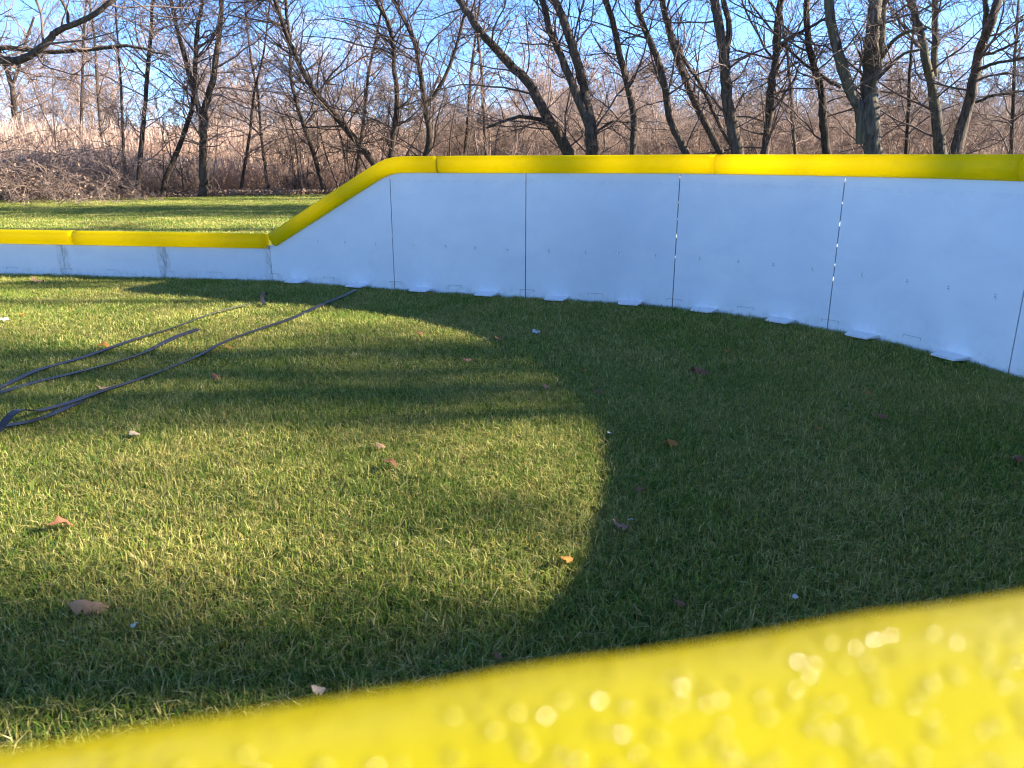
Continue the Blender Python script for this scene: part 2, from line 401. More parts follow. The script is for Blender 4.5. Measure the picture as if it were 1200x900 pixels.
# ------------------------------------------------------------------ rink walls
GB = 0.03                                # the visible foot line of the boards is the grass line
seam_px = [(-40, 318.7), (78, 322), (195, 325), (320, 328), (463, 338), (616, 348), (788, 359.5), (970, 385), (1183, 436)]
S = [gp(u, v, GB)[:2] for u, v in seam_px]
d0 = S[1] - S[2]; d0 /= np.linalg.norm(d0)
S = [S[1] + d0 * 1.10 * 2, S[1] + d0 * 1.10] + S[1:]        # whole panels continue out of the frame on the left
hd = math.atan2(-(S[-1] - S[-2])[1], (S[-1] - S[-2])[0])
for dh in (22, 44, 66):                  # the end of the oval turns on out of the frame on the right
    a = hd + R(dh); S.append(S[-1] + 1.19 * np.array([math.cos(a), -math.sin(a)]))
NL = 4                                   # panels 0..3 are low, 4 slopes up, the rest are high
NP = len(S) - 1
def tangent_at(i):
    if i <= NL: d = S[min(i + 1, NL)] - S[min(i, NL - 1)]
    elif i < NL + 3: d = S[NL + 3] - S[NL]
    else:
        a = S[i] - S[i - 1]; b = (S[i + 1] - S[i]) if i < NP else a
        d = a / np.linalg.norm(a) + b / np.linalg.norm(b)
    return d / np.linalg.norm(d)
def plan(i, t):                          # plan position and tangent on panel i
    a, b = S[i], S[i + 1]; Ln = np.linalg.norm(b - a)
    if i < NL + 2:
        return a + (b - a) * t, (b - a) / Ln
    m0, m1 = tangent_at(i) * Ln, tangent_at(i + 1) * Ln
    h = (2*t**3 - 3*t**2 + 1) * a + (t**3 - 2*t**2 + t) * m0 + (-2*t**3 + 3*t**2) * b + (t**3 - t**2) * m1
    d = (6*t*t - 6*t) * a + (3*t*t - 4*t + 1) * m0 + (-6*t*t + 6*t) * b + (3*t*t - 2*t) * m1
    return h, d / np.linalg.norm(d)
ZLOW, ZHIGH, CAPH, CAPW = 0.450, 1.128, 0.133, 0.108
def ztop(i, t):                          # top of the yellow cap
    if i < NL: return ZLOW
    s = (i - NL) + t
    z = ZLOW + (ZHIGH - 0.012 - ZLOW) * (s / 0.97)
    k = 0.030                            # smooth min with the high level
    zz = -k * math.log(math.exp(-z / k) + math.exp(-(ZHIGH - 0.004) / k)) if s < 2.5 else ZHIGH - 0.004
    return zz + 0.012 * min(1, max(0, (s - 1) / 2.0))
def inner(tn): return np.array([tn[1], -tn[0]])     # towards the rink's inside (camera side)

wall = empty('rink_barrier', (float(S[NL][0]), float(S[NL][1]), 0.0))
tag(wall, 'white plastic rink barrier with yellow foam cap, low at left stepping up and curving right', 'rink barrier')
WO = np.array(wall.location)
ns_ = 13
def dimple_mesh():
    V = [(0, 0, 0.0015)]; T = []; Q = []; n = 12
    for r_, z in ((0.006, 0.001), (0.011, 0.0045), (0.016, 0.0002)):
        for k in range(n): V.append((r_ * math.cos(2*math.pi*k/n), r_ * math.sin(2*math.pi*k/n), z))
    for k in range(n):
        k2 = (k + 1) % n; T.append((0, 1 + k, 1 + k2))
        for q in (0, 1): Q.append((1 + q*n + k, 1 + (q+1)*n + k, 1 + (q+1)*n + k2, 1 + q*n + k2))
    return mesh_np('bolt', np.array(V), Q, T)
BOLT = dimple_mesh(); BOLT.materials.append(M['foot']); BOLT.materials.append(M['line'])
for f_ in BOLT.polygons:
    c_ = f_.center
    if c_.length < .0075 or c_[1] > .011: f_.material_index = 1  # grey hole at the centre; shade of the upper rim painted in grey
def foot_mesh():                         # a tongue-shaped plate that reaches out over the grass
    prof = [(-0.108, 0), (-0.104, 0.03), (-0.096, 0.075), (-0.088, 0.118), (0, 0.124), (0.084, 0.118), (0.092, 0.075), (0.10, 0.03), (0.104, 0)]
    n = len(prof); V = [(x, -y, 0.0 + 0.012 * (1 - y / .125)) for x, y in prof] + [(x, -y, -0.007) for x, y in prof]
    Q = [(k, k + 1, n + k + 1, n + k) for k in range(n - 1)] + [(0, n, 2 * n - 1, n - 1)]
    Q += [(k + 1, k, n - 1 - k, n - 2 - k) for k in range(n // 2)]
    Q += [(n + k, n + k + 1, 2 * n - 2 - k, 2 * n - 1 - k) for k in range(n // 2)]
    return mesh_np('foot', np.array(V), Q, smooth=False)
FOOT = foot_mesh()
def slot_mesh(wd):                       # moulded outline of a hand slot: three thin bars
    V, Q = [], []
    for (x0, x1, z0, z1) in ((-wd/2, wd/2, 0.028, 0.031), (-wd/2, -wd/2 + .003, 0.012, 0.0279), (wd/2 - .003, wd/2, 0.012, 0.0279)):
        o_ = len(V)
        V += [(x0, -0.0025, z0), (x1, -0.0025, z0), (x1, -0.0025, z1), (x0, -0.0025, z1), (x0, 0.003, z0), (x1, 0.003, z0), (x1, 0.003, z1), (x0, 0.003, z1)]
        Q += [tuple(q + o_) for q in BOXQ]
    return mesh_np('slot', np.array(V), Q, smooth=False)
SLOT = slot_mesh(0.12)
def panel(i, parent, origin, zt, base, mat, gap, low):
    ts = np.linspace(0, 1, ns_); V = []; ed = []
    Ln = np.linalg.norm(S[i + 1] - S[i]); g = gap / Ln
    th = 0.014
    for t in g + ts * (1 - 2 * g):
        p, tn = plan(i, t); n = inner(tn); z1 = zt(i, t) - 0.108
        for off, z in ((th/2, base), (th/2, z1), (-th/2, z1), (-th/2, base)):
            q = p + n * off; V.append((q[0], q[1], z)); ed.append(min(t, 1 - t) * Ln)
    Q = []
    for k in range(ns_ - 1):
        for j in range(4):
            j2 = (j + 1) % 4; Q.append((k*4 + j, k*4 + j2, k*4 + 4 + j2, k*4 + 4 + j))
    Q += [(3, 2, 1, 0), ((ns_-1)*4, (ns_-1)*4 + 1, (ns_-1)*4 + 2, (ns_-1)*4 + 3)]
    me = mesh_np('panel', local(V, origin), np.array(Q)[:, ::-1], smooth=False)
    a = me.attributes.new('edge', 'FLOAT', 'POINT'); a.data.foreach_set('value', np.array(ed, np.float32))
    return obj('panel', me, mat, parent)
def on_panel(i, t, z, off, me, name, mat, parent, origin, up=False):
    p, tn = plan(i, t); n = inner(tn); q = p + n * off
    o = obj(name, me, mat, parent)
    X = Vector((tn[0], tn[1], 0)); Nn = Vector((n[0], n[1], 0))
    if up: Mx = Matrix((X, -Nn, Vector((0, 0, 1)))).transposed()      # local -Y points inward
    else: Mx = Matrix((X, Vector((0, 0, 1)), Nn)).transposed()
    if Mx.determinant() < 0: Mx = Matrix((-Vector(Mx.col[0]), Vector(Mx.col[1]), Vector(Mx.col[2]))).transposed()
    o.matrix_local = Matrix.Translation(Vector((q[0], q[1], z)) - Vector(origin)) @ Mx.to_4x4()
    return o
for i in range(NP):
    low = i < NL
    p = panel(i, wall, WO, ztop, 0.0, M['lowboard'] if low else M['board'], 0.002 if low else 0.0036, low)
    if i > 8: continue
    on_panel(i, 0.48, 0.062, 0.007, SLOT, 'slot', M['line'], p, WO, True)
    if i >= 1: on_panel(i, 0.012, 0.062, 0.0075, SLOT, 'slot', M['line'], p, WO, True)
    if not low:
        for t in (0.16, 0.41, 0.63, 0.87):
            z = 0.405 if i > NL else 0.40
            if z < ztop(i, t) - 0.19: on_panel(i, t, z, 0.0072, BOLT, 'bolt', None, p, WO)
        for t in (0.225, 0.725): on_panel(i, t, 0.043, 0.008, FOOT, 'foot', M['foot'], p, WO, True).scale = (.88, .88, 1)
# joint strips behind the seams, with small open gaps
for i in range(NL + 1, NP):
    pq, tn = plan(i, 0.0); n = inner(tn); tn = tangent_at(i); n = inner(tn)
    z0 = 0.02; cuts = []
    if i in (NL + 3, NL + 4, NL + 5): cuts = [0.62, 0.70, 0.52, 0.80] if i != NL + 3 else [0.40, 0.55, 0.68, 0.80]
    if i == NL + 4: cuts = [0.35, 0.45, 0.57, 0.70, 0.84]
    if i == NL + 1: cuts = [0.47, 0.80]
    cuts = sorted(cuts); zs = [z0]
    for c in cuts: zs += [c, c + random.choice((.012, .02, .028))]
    zs.append(ztop(i, 0.0) - 0.16)
    V, Q = [], []
    for k in range(0, len(zs), 2):
        o_ = len(V)
        for z in (zs[k], zs[k + 1]):
            for a, b in ((-.03, -.0085), (.03, -.0085), (.03, -.0145), (-.03, -.0145)):
                q = pq + tn * a + n * b; V.append((q[0], q[1], z))
        Q += [tuple(q + o_) for q in BOXQ]
    obj('joint_strip', mesh_np('joint_strip', local(V, WO), Q, smooth=False), M['strip'], wall)
# yellow cap: rounded foam sleeve, swept in separate lengths
def cap_profile(wd, h, n=22):
    P = []
    for k in range(n):
        a = 2 * math.pi * k / n; c, s = math.cos(a), math.sin(a)
        P.append((wd/2 * math.copysign(abs(c) ** 0.72, c), h/2 * math.copysign(abs(s) ** 0.72, s)))
    return P
PROF = cap_profile(CAPW, CAPH)
def cap_piece(s0, s1, parent, origin, zt, scale=1.0, step=0.05):
    n = max(3, int((s1 - s0) / step)); path, fr = [], []
    def P3(s):
        i = min(int(s), NP - 1); p, tn = plan(i, s - i); return np.array([p[0], p[1], zt(i, s - i)]), tn
    for k in range(n + 1):
        s = s0 + (s1 - s0) * k / n; e = 1e-3
        p, tn = P3(min(max(s, s0 + 1e-4), s1 - 1e-4))
        pa, _ = P3(max(s - e, s0 + 1e-4)); pb, _ = P3(min(s + e, s1 - 1e-4))
        T3 = pb - pa; T3 /= np.linalg.norm(T3)
        side = np.array([*inner(tn), 0.0]); up = np.cross(side, T3); up *= np.sign(up[2])
        path.append(p - up * CAPH / 2); fr.append((side, up))
    f2 = []
    for k, (sd, up) in enumerate(fr):
        sq = 0.998 if k in (0, n) else 1.0
        sq *= scale * (1 + 0.006 * math.sin(k * 1.7 + s0 * 5))
        f2.append((sd * sq, up * sq))
    V, Q, T = sweep(path, PROF, f2)
    return obj('cap', mesh_np('cap', local(V, origin), Q[:, ::-1], T[:, ::-1]), M['cap'], parent)
for a, b, k in ((0, 2.15, 1), (2.152, 3.972, .997), (4.012, 5.385, .985), (5.372, 7.22, 1.0), (7.223, 8.9, 1.0), (8.903, NP - 0.01, 1.0)):
    cap_piece(a, b, wall, WO, ztop, k)

# the near wall the photo looks over: a straight run of the same boards, top just below the lens
DROP = 0.118; zt_n = HC - DROP
A_, B_ = gp(0, 879, zt_n), gp(1200, 692, zt_n)
dn = (B_ - A_) / np.linalg.norm(B_ - A_)
nrm = np.array([dn[1], -dn[0], 0.0])                      # towards the camera
al = math.atan2(DROP, np.linalg.norm(np.cross(dn, -np.array([A_[0], A_[1], 0]))))
rad = CAPW / 2
cen = A_ + nrm * rad * math.sin(al) - np.array([0, 0, 1]) * rad * math.cos(al)
near = empty('rink_barrier', (float(cen[0]), float(cen[1]), 0.0))
tag(near, 'out of focus rink barrier with bright yellow cap running across the near foreground', 'rink barrier')
NO = np.array(near.location); ztop_n = cen[2] + rad
def near_xy(s): return cen + dn * s
for k in range(3):
    s0, s1 = -1.9 + 1.2 * k, -1.9 + 1.2 * (k + 1) - 0.004
    V = []
    for s in (s0, s1):
        for o_, z in ((.007, 0.0), (.007, ztop_n - .11), (-.007, ztop_n - .11), (-.007, 0.0)):
            q = near_xy(s) + nrm * o_; V.append((q[0], q[1], z))
    Q = [(0, 1, 5, 4), (1, 2, 6, 5), (2, 3, 7, 6), (3, 0, 4, 7), (3, 2, 1, 0), (4, 5, 6, 7)]
    obj('panel', mesh_np('panel', local(V, NO), Q, smooth=False), M['board'], near)
for s0, s1 in ((-1.9, -0.62), (-0.617, 1.69)):
    n = 140; path = [near_xy(s0 + (s1 - s0) * k / n) + np.array([0, 0, ztop_n - CAPH / 2 - cen[2]]) for k in range(n + 1)]
    fr = [(nrm * (1 + 0.01 * math.sin(k * .9) + 0.008 * math.sin(k * 2.3)), np.array([0, 0, 1.0]) * (1 + 0.006 * math.sin(k * 1.3))) for k in range(n + 1)]
    prof = []
    for k in range(40):
        a = 2 * math.pi * k / 40; c, s = math.cos(a), math.sin(a)
        prof.append((rad * c, (CAPH/2 - rad + rad * s) if s > 0 else -(CAPH/2 - rad) + rad * s * .6))
    V, Q, T = sweep(path, prof, fr)
    obj('cap', mesh_np('cap', local(V, NO), Q, T), M['dewcap'], near)

# ------------------------------------------------------------------ straps on the grass
def strap(poly, width, label, wob=0.012, group=None, twist=None):
    pts = np.array(poly); seg = np.linalg.norm(np.diff(pts, axis=0), axis=1); L_ = np.concatenate([[0], np.cumsum(seg)])
    n = int(L_[-1] / 0.04) + 2; s = np.linspace(0, L_[-1], n)
    P = np.stack([np.interp(s, L_, pts[:, k]) for k in range(3)], 1)
    for _ in range(3): P[1:-1] = (P[:-2] + 2 * P[1:-1] + P[2:]) / 4
    P[:, 2] += wob * smooth_noise(s * 3, s * 0, 1.3, int(abs(pts[0][0]) * 100)) 
    Tn = np.gradient(P, axis=0); Tn /= np.linalg.norm(Tn, axis=1, keepdims=True)
    tw = 0.35 * smooth_noise(s * 2.2, s * 0, 1.1, 5 + int(abs(pts[0][1]) * 10))
    if twist is not None: tw = tw + np.interp(s / L_[-1], twist[0], twist[1])
    o0 = pts[0].copy(); o0[2] = 0
    V = []
    for p, t, a in zip(P, Tn, tw):
        sd = np.cross(t, (0, 0, 1)); sd /= np.linalg.norm(sd) + 1e-9; up = np.cross(sd, t)
        sd2 = sd * math.cos(a) + up * math.sin(a); up2 = up * math.cos(a) - sd * math.sin(a)
        for x, y in ((-.5, -.5), (.5, -.5), (.5, .5), (-.5, .5)): V.append(p + sd2 * x * width + up2 * y * 0.004)
    Q = [(k*4 + j, k*4 + (j+1) % 4, k*4 + 4 + (j+1) % 4, k*4 + 4 + j) for k in range(n - 1) for j in range(4)]
    Q += [(3, 2, 1, 0), ((n-1)*4, (n-1)*4+1, (n-1)*4+2, (n-1)*4+3)]
    root = obj('strap', mesh_np('strap', local(V, o0), Q, smooth=False), M['web']); root.location = o0
    tag(root, label, 'strap', 'webbing straps on the lawn'); return root
def gl(lst, z=0.039): return [gp(u, v, zz) for (u, v, zz) in [(a[0], a[1], a[2] if len(a) > 2 else z) for a in lst]]
strap(gl([(-60, 536, .05), (-10, 510, .05), (2, 499, .055), (12, 482, .11), (20, 476, .12), (28, 478, .10), (38, 484, .05), (66, 477), (90, 470), (123, 457), (160, 444), (200, 428), (233, 416), (262, 402), (300, 388), (340, 373), (375, 358), (402, 348), (418, 340)]), 0.036,
      'long black webbing strap with a raised loop running from left edge to the white boards', 0.022)
strap(gl([(1, 500), (14, 497), (34, 496), (52, 489), (72, 481), (88, 472), (96, 469)]), 0.036,
      'short black strap tail lying beside the raised loop at left edge', 0.006)
strap(gl([(-80, 477), (-20, 464), (0, 459), (40, 446), (80, 439), (117, 432), (150, 421), (180, 408), (210, 394), (232, 386)]), 0.036,
      'middle black webbing strap lying flat across the lawn at left', 0.018)
strap(gl([(-30, 466, .035), (0, 455, .035), (40, 437, .035), (64, 429, .03), (92, 421), (120, 411), (150, 401), (188, 388), (215, 378), (245, 369), (270, 362), (294, 356)], .045), 0.032,
      'farthest thin black webbing strap nearest the low boards', 0.02)
strap(gl([(310, 357, .04), (307, 351, .05), (306, 345, .09), (309, 341, .11), (312, 345, .06)]), 0.03,
      'small dark strap end standing upright in the grass by the low boards', 0.0)

# ------------------------------------------------------------------ fallen leaves and scraps
def leaf_mesh(kind, seed):
    r = random.Random(seed); n = 9; V, Q = [], []
    curl = r.uniform(0.5, 1.1) * r.choice((-1, 1, 1)); bend = r.uniform(-0.5, 0.8)
    for i in range(n):
        t = i / (n - 1)
        if kind == 'oval': hw = 0.30 * math.sin(math.pi * min(1, t * 0.97 + 0.02)) ** 0.8
        else: hw = (0.16 + 0.24 * abs(math.sin(t * math.pi * 3))) * math.sin(math.pi * min(1, t * .96 + .03)) ** 0.5
        hw *= 1 + r.uniform(-.12, .12)
        for s in (-1, -.5, 0, .5, 1):
            V.append((t - .5, hw * s, curl * (hw * s) ** 2 * 3 + bend * (t - .5) ** 2 + 0.09 * r.uniform(-1, 1) * abs(s) + (0.0 if s else -0.015)))
    for i in range(n - 1):
        for j in range(4): Q.append((i*5 + j, i*5 + 5 + j, i*5 + 6 + j, i*5 + 1 + j))
    o_ = len(V)                            # stalk
    for t in (0, 1):
        for y, z in ((-.012, 0), (.012, 0), (0, .02)): V.append((-.5 - .3 * t, y * (1 - .4 * t), z + .05 * t + bend * .25))
    Q += [(o_ + j, o_ + (j + 1) % 3, o_ + 3 + (j + 1) % 3, o_ + 3 + j) for j in range(3)]
    return mesh_np('leaf', np.array(V), Q)
LM = [leaf_mesh('oval', 1), leaf_mesh('lobed', 2), leaf_mesh('oval', 3), leaf_mesh('lobed', 4)]
leaves = [  # u, v, width px, material, label
 (158, 507, 15, 'leaf_pale', 'pale curled leaf standing on sunny grass right of the strap loop'),
 (106, 706, 36, 'leaf_tan', 'largest tan curled leaf on the grass at lower left'),
 (72, 614, 22, 'leaf_brown', 'brown leaf half sunk in grass above the large tan leaf'),
 (120, 454, 12, 'leaf_tan', 'tan leaf lying against the long black strap'),
 (268, 406, 10, 'leaf_orange', 'orange leaf touching the long black strap further along'),
 (254, 440, 12, 'leaf_brown', 'small brown leaf below the long black strap in a shadow streak'),
 (122, 405, 12, 'leaf_orange', 'orange leaf between the two farther straps'),
 (44, 328, 12, 'leaf_tan', 'tan leaf on the grass right in front of the leftmost low boards'),
 (27, 368, 8, 'leaf_orange', 'tiny orange leaf on sunny grass at far left'),
 (447, 521, 12, 'leaf_tan', 'tan leaf on sunny grass in the middle of the lawn'),
 (458, 543, 18, 'leaf_brown', 'dark brown leaf on sunny grass below the tan one mid lawn'),
 (727, 615, 20, 'leaf_pink', 'pinkish leaf in deep shade just right of the sunny patch'),
 (665, 654, 18, 'leaf_orange', 'bright orange leaf at the lower tip of the sunny patch'),
 (788, 516, 22, 'leaf_orange', 'yellow orange leaf in shade right of the sunny patch'),
 (752, 575, 18, 'leaf_brown', 'brown leaf in shade between the pinkish and yellow orange leaves'),
 (584, 769, 12, 'leaf_brown', 'upright brown leaf just above the blurred yellow cap'),
 (797, 706, 16, 'leaf_brown', 'brown leaf in dark grass at lower right above the cap'),
 (822, 432, 24, 'leaf_brown', 'brown dirt clump drawn as a leaf in shade in front of the high boards'),  # a clump of dirt, drawn with a leaf mesh
 (855, 413, 10, 'leaf_orange', 'rusty leaf above the dirt clump near the boards'),
 (585, 396, 14, 'leaf_brown', 'brown leaf near the white scrap in front of the boards'),
 (548, 421, 11, 'leaf_pink', 'reddish leaf at the edge of the sun streak mid lawn'),
 (492, 389, 8, 'leaf_brown', 'small dark leaf in the far sun streak'),
 (469, 430, 7, 'leaf_orange', 'tiny rust leaf in the shadow streak mid lawn'),
 (640, 453, 8, 'leaf_pink', 'tiny pinkish leaf in shade above the sunny patch'),
 (685, 434, 9, 'leaf_orange', 'rust leaf in shade in the middle of the lawn'),
 (701, 458, 9, 'leaf_brown', 'small dark brown leaf in shade above right of the sunny patch'),
 (1019, 461, 9, 'leaf_orange', 'orange leaf in shade at right centre of the lawn'),
 (958, 502, 9, 'leaf_orange', 'rust leaf in shade right of centre'),
 (1033, 486, 16, 'leaf_brown', 'brown leaf in shade below the right-hand boards'),
 (1194, 535, 16, 'leaf_brown', 'brown leaf at the right edge of the lawn in shade'),
 (1088, 418, 7, 'leaf_orange', 'orange leaf tucked against the boards beside the last foot plates'),
 (373, 808, 16, 'leaf_pale', 'greyish leaf beside the blurred cap at bottom centre left'),
]
for k, (u, v, wpx, mt, lb) in enumerate(leaves):
    p = gp(u, v, 0.045); sz = wpx * np.linalg.norm(p - np.array([0, 0, HC])) / F
    me = LM[k % 4]
    me2 = me.copy(); me2.materials.clear(); me2.materials.append(M[mt])
    o = obj('fallen_leaf', me2); o.location = (p[0], p[1], 0.048); o.scale = (sz, sz * (.8 if wpx > 30 else 1.0), sz * 1.1)
    o.rotation_euler = (random.uniform(-.3, .35), random.uniform(-.2, .2), random.uniform(-.7, .7) + (math.pi if k % 2 else 0))
    o.rotation_euler = (Matrix.Rotation(.35, 3, 'Y') @ o.rotation_euler.to_matrix()).to_euler()
    if wpx > 30: o.rotation_euler = (.12, .3, .3)
    tag(o, lb, 'leaf', 'fallen leaves on the lawn')
def scrap_mesh(seed):
    r = random.Random(seed); V, Q = [], []
    for i in range(5):
        for j in range(4): V.append(((i / 4 - .5) + r.uniform(-.08, .08), (j / 3 - .5) * .8 + r.uniform(-.08, .08), r.uniform(0, .42)))
    Q = [(i*4 + j, i*4 + 4 + j, i*4 + 5 + j, i*4 + 1 + j) for i in range(4) for j in range(3)]
    return mesh_np('scrap', np.array(V), Q, smooth=False)
for k, (u, v, wpx, lb) in enumerate([(628, 390, 9, 'white crumpled scrap in shade in front of the high boards'), (3, 375, 8, 'white scrap at the left edge of the sunny lawn'),
                                     (714, 508, 5, 'tiny white scrap just right of the sunny patch'), (739, 610, 6, 'tiny pale scrap beside the pinkish leaf'),
                                     (158, 733, 7, 'tiny pale scrap below the large tan leaf'), (932, 700, 6, 'tiny pale scrap in dark grass at lower right')]):
    p = gp(u, v, 0.04); sz = wpx * np.linalg.norm(p - np.array([0, 0, HC])) / F
    o = obj('scrap', scrap_mesh(k), M['white']); o.location = (p[0], p[1], .04); o.scale = (sz, sz, sz); o.rotation_euler = (0.3, 0.2, k)
    tag(o, lb, 'scrap', 'white scraps on the lawn')

# ------------------------------------------------------------------ trees
def unit(v): return v / (np.linalg.norm(v) + 1e-9)
def grow(r, start, d, length, rad, n, wander, trop):
    P = [start]; d = unit(d); step = length / (n - 1)
    for _ in range(n - 1):
        d = unit(d + r.normal(0, wander, 3) + np.array([0, 0, trop])); P.append(P[-1] + d * step)
    return np.array(P), np.linspace(rad, rad * 0.35, n)
def side_dir(r, t, ang):
    a = unit(np.cross(t, r.normal(0, 1, 3))); return unit(t * math.cos(ang) + a * math.sin(ang))
def branch_out(r, stem, rads, density, L1, out, thick, depth=3, trop=0.03, fine=0.0035, tmin=0.15, amp=1.0):
    """out: lists [mid branches, twigs]"""
    seg = np.linalg.norm(np.diff(stem, axis=0), axis=1); L_ = np.concatenate([[0], np.cumsum(seg)])
    n1 = max(2, int(L_[-1] * density))
    for _ in range(n1):
        s = L_[-1] * (tmin + (1 - tmin) * r.random() ** 0.9)
        k = min(np.searchsorted(L_, s) - 1, len(stem) - 2); k = max(k, 0); f = (s - L_[k]) / (seg[k] + 1e-9)
        p = stem[k] + (stem[k + 1] - stem[k]) * f; t = unit(stem[k + 1] - stem[k]); rr = rads[k] + (rads[k + 1] - rads[k]) * f
        ln = L1 * r.uniform(0.45, 1.25); rb = max(fine * 1.5, min(rr * 0.45, thick * ln))
        b, br = grow(r, p, side_dir(r, t, R(r.uniform(35, 80))), ln, rb, 8, 0.16 * amp, trop); out[0].append((b, br))
        for _ in range(r.integers(4, 8)):
            k2 = r.integers(1, 7); t2 = unit(b[k2] - b[k2 - 1]); l2 = ln * r.uniform(0.25, 0.6)
            c, crd = grow(r, b[k2], side_dir(r, t2, R(r.uniform(25, 65))), l2, max(fine, br[k2] * 0.55), 6, 0.17 * amp, trop * .5); out[1].append((c, crd))
            if depth < 3: continue
            for _ in range(r.integers(2, 6)):
                k3 = r.integers(1, 5); t3 = unit(c[k3] - c[k3 - 1])
                e, er = grow(r, c[k3], side_dir(r, t3, R(r.uniform(25, 65))), l2 * r.uniform(.3, .7), fine, 4, 0.18 * amp, 0.0); out[1].append((e, er))
def refine(P, rads, per=4, wob=0.0, r=None):
    P = np.array(P); n = len(P); t = np.linspace(0, n - 1, (n - 1) * per + 1)
    Q = np.empty((len(t), 3))
    for i, x in enumerate(t):
        k = min(int(x), n - 2); f = x - k; p0, p1, p2, p3 = P[max(k-1, 0)], P[k], P[k+1], P[min(k+2, n-1)]
        Q[i] = 0.5 * ((2*p1) + (p2-p0)*f + (2*p0-5*p1+4*p2-p3)*f*f + (3*p1-p0-3*p2+p3)*f**3)
    if wob and r is not None: Q[1:-1] += r.normal(0, wob, (len(t) - 2, 3))
    return Q, np.interp(t, np.arange(n), rads)
def tree(name, stems, Y, label, seed, bark='bark', twig='twig', density=5.0, L1=1.9, up=3.0, extra=(), thick=0.011, fine=0.0048, group='bare trees along the lawn edge', amp=1.0, trop=0.03, yj=0.25, tmin=0.12):
    """stems: pixel polylines (u, v, width px) from the foot upwards, traced at distance Y and grown on above the frame"""
    r = np.random.default_rng(seed); trunk, br = [], [[], []]
    foot = None
    for si, st_ in enumerate(stems):
        yy = Y; P, rd = [], []
        for k, (u, v, wp) in enumerate(st_):
            q = pt(u, v, yy + (r.uniform(-yj, yj) if k and si == 0 else 0)); P.append(q); rd.append(wp * Y / F / 2 * .88)
        if si == 0:                         # carry the first stem down to the ground
            d = P[0] - P[1]; d = d / max(1e-3, -d[2]) if d[2] < 0 else np.array([0, 0, -1.0])
            d[:2] = np.clip(d[:2], -.35, .35); z = P[0][2]
            P = [P[0] + d * (z + .05) , P[0] + d * z * .55] + P; rd = [rd[0] * 1.35, rd[0] * 1.08] + rd
            P[0][2] = -.05; foot = P[0].copy(); foot[2] = 0
        if st_[-1][1] < 20 and up > 0:      # leaves through the top of the frame: keep growing
            d = unit(P[-1] - P[-2]); d = unit(d + np.array([0, 0, .35]))
            for q in range(3): P.append(P[-1] + d * up / 3 + r.normal(0, .12, 3)); rd.append(rd[-1] * .72)
        Q, q_ = refine(P, rd, 5, 0.006 * rd[0] / .1, r); trunk.append((Q, q_ * (1 + r.normal(0, .03, len(q_)))))
        branch_out(r, Q, q_, density, L1 * (1 if si == 0 else .85), br, thick, trop=trop, fine=fine, tmin=tmin, amp=amp)
    for ex in extra:
        P = [pt(u, v, Y + (dy if k else 0)) for k, (u, v, wp, dy) in enumerate(ex)]; rd = [e[2] * Y / F / 2 for e in ex]
        Q, q_ = refine(P, rd, 4, 0.008, r); trunk.append((Q, q_)); branch_out(r, Q, q_, density * 1.3, L1 * .6, br, thick, trop=trop, fine=fine, amp=amp)
    o = empty(name, [float(x) for x in foot]); tag(o, label, 'tree', group)
    V, Q = tubes(trunk, 9); obj('trunk', mesh_np('trunk', local(V, foot), Q), M[bark], o)
    a, b = tubes(br[0], 5), tubes(br[1], 3); V, Q = merge([a, b])
    obj('crown', mesh_np('crown', local(V, foot), Q), M[twig], o)
    return o
tree('bare_tree', [[(668, 181, 15), (640, 135, 13), (620, 98, 12), (593, 70, 11), (563, 37, 9), (540, 3, 8)]], 18.0,
     'bare tree leaning far left behind the high boards, left of a twin trunk', 11, density=5.2, L1=2.0,
     extra=[[(638, 142, 5, 0), (615, 137, 4, -.3), (590, 142, 3, -.6), (570, 150, 2, -.8)]])
tree('bare_tree', [[(694, 178, 16), (692, 150, 15), (685, 107, 12), (675, 67, 11), (664, 32, 10), (649, 0, 9)], [(692, 152, 10), (675, 110, 10), (659, 70, 9), (645, 37, 8), (635, 0, 7)]], 17.0,
     'bare twin-trunked tree, its two stems joining just above the yellow cap', 12, density=5.2, L1=1.9)
tree('bare_tree', [[(742, 179, 9), (743, 140, 9), (740, 120, 8), (727, 67, 8), (717, 22, 7), (708, -5, 7)]], 17.5,
     'slender bare tree with smooth bend right of the twin trunk', 13, density=5.2, L1=1.9, extra=[[(740, 143, 3.5, 0), (720, 142, 3, -.2), (705, 150, 2.5, -.4), (692, 163, 2, -.5)]])
tree('bare_tree', [[(803, 178, 10), (785, 140, 9), (779, 100, 8.5), (770, 67, 8), (752, 25, 7), (746, -5, 7)]], 17.2,
     'bare tree leaning left, left of the pair beside the thick forked trunk', 14, density=5.2, L1=1.9)
tree('bare_tree', [[(844, 178, 10), (815, 122, 9), (797, 75, 8.5), (785, 37, 8), (776, -2, 7)]], 17.8,
     'bare tree leaning left close by the thick forked trunk', 15, density=5.2, L1=1.9, extra=[[(862, 178, 5, 0), (840, 140, 4.5, .1), (820, 97, 4, .2), (800, 67, 3.5, .2), (790, 40, 3, .2)]])
tree('bare_tree', [[(864, 179, 16), (859, 150, 15), (851, 110, 14), (849, 70, 13), (841, 20, 11), (835, -5, 10)], [(849, 66, 8), (854, 45, 8), (854, 25, 7), (847, -3, 6)]], 16.0,
     'thick upright bare trunk forking near the top of the picture right of centre', 16, density=5.2, L1=1.9)
tree('bare_tree', [[(897, 179, 11), (901, 140, 10), (904, 100, 10), (909, 70, 9), (910, 32, 8), (916, -3, 8)]], 17.0,
     'straight bare tree leaning slightly right beside the thick forked trunk', 17, density=5.2, L1=2.0, extra=[[(909, 62, 4, 0), (925, 45, 3.5, -.3), (948, 32, 3, -.5), (975, 18, 2.5, -.8)]])
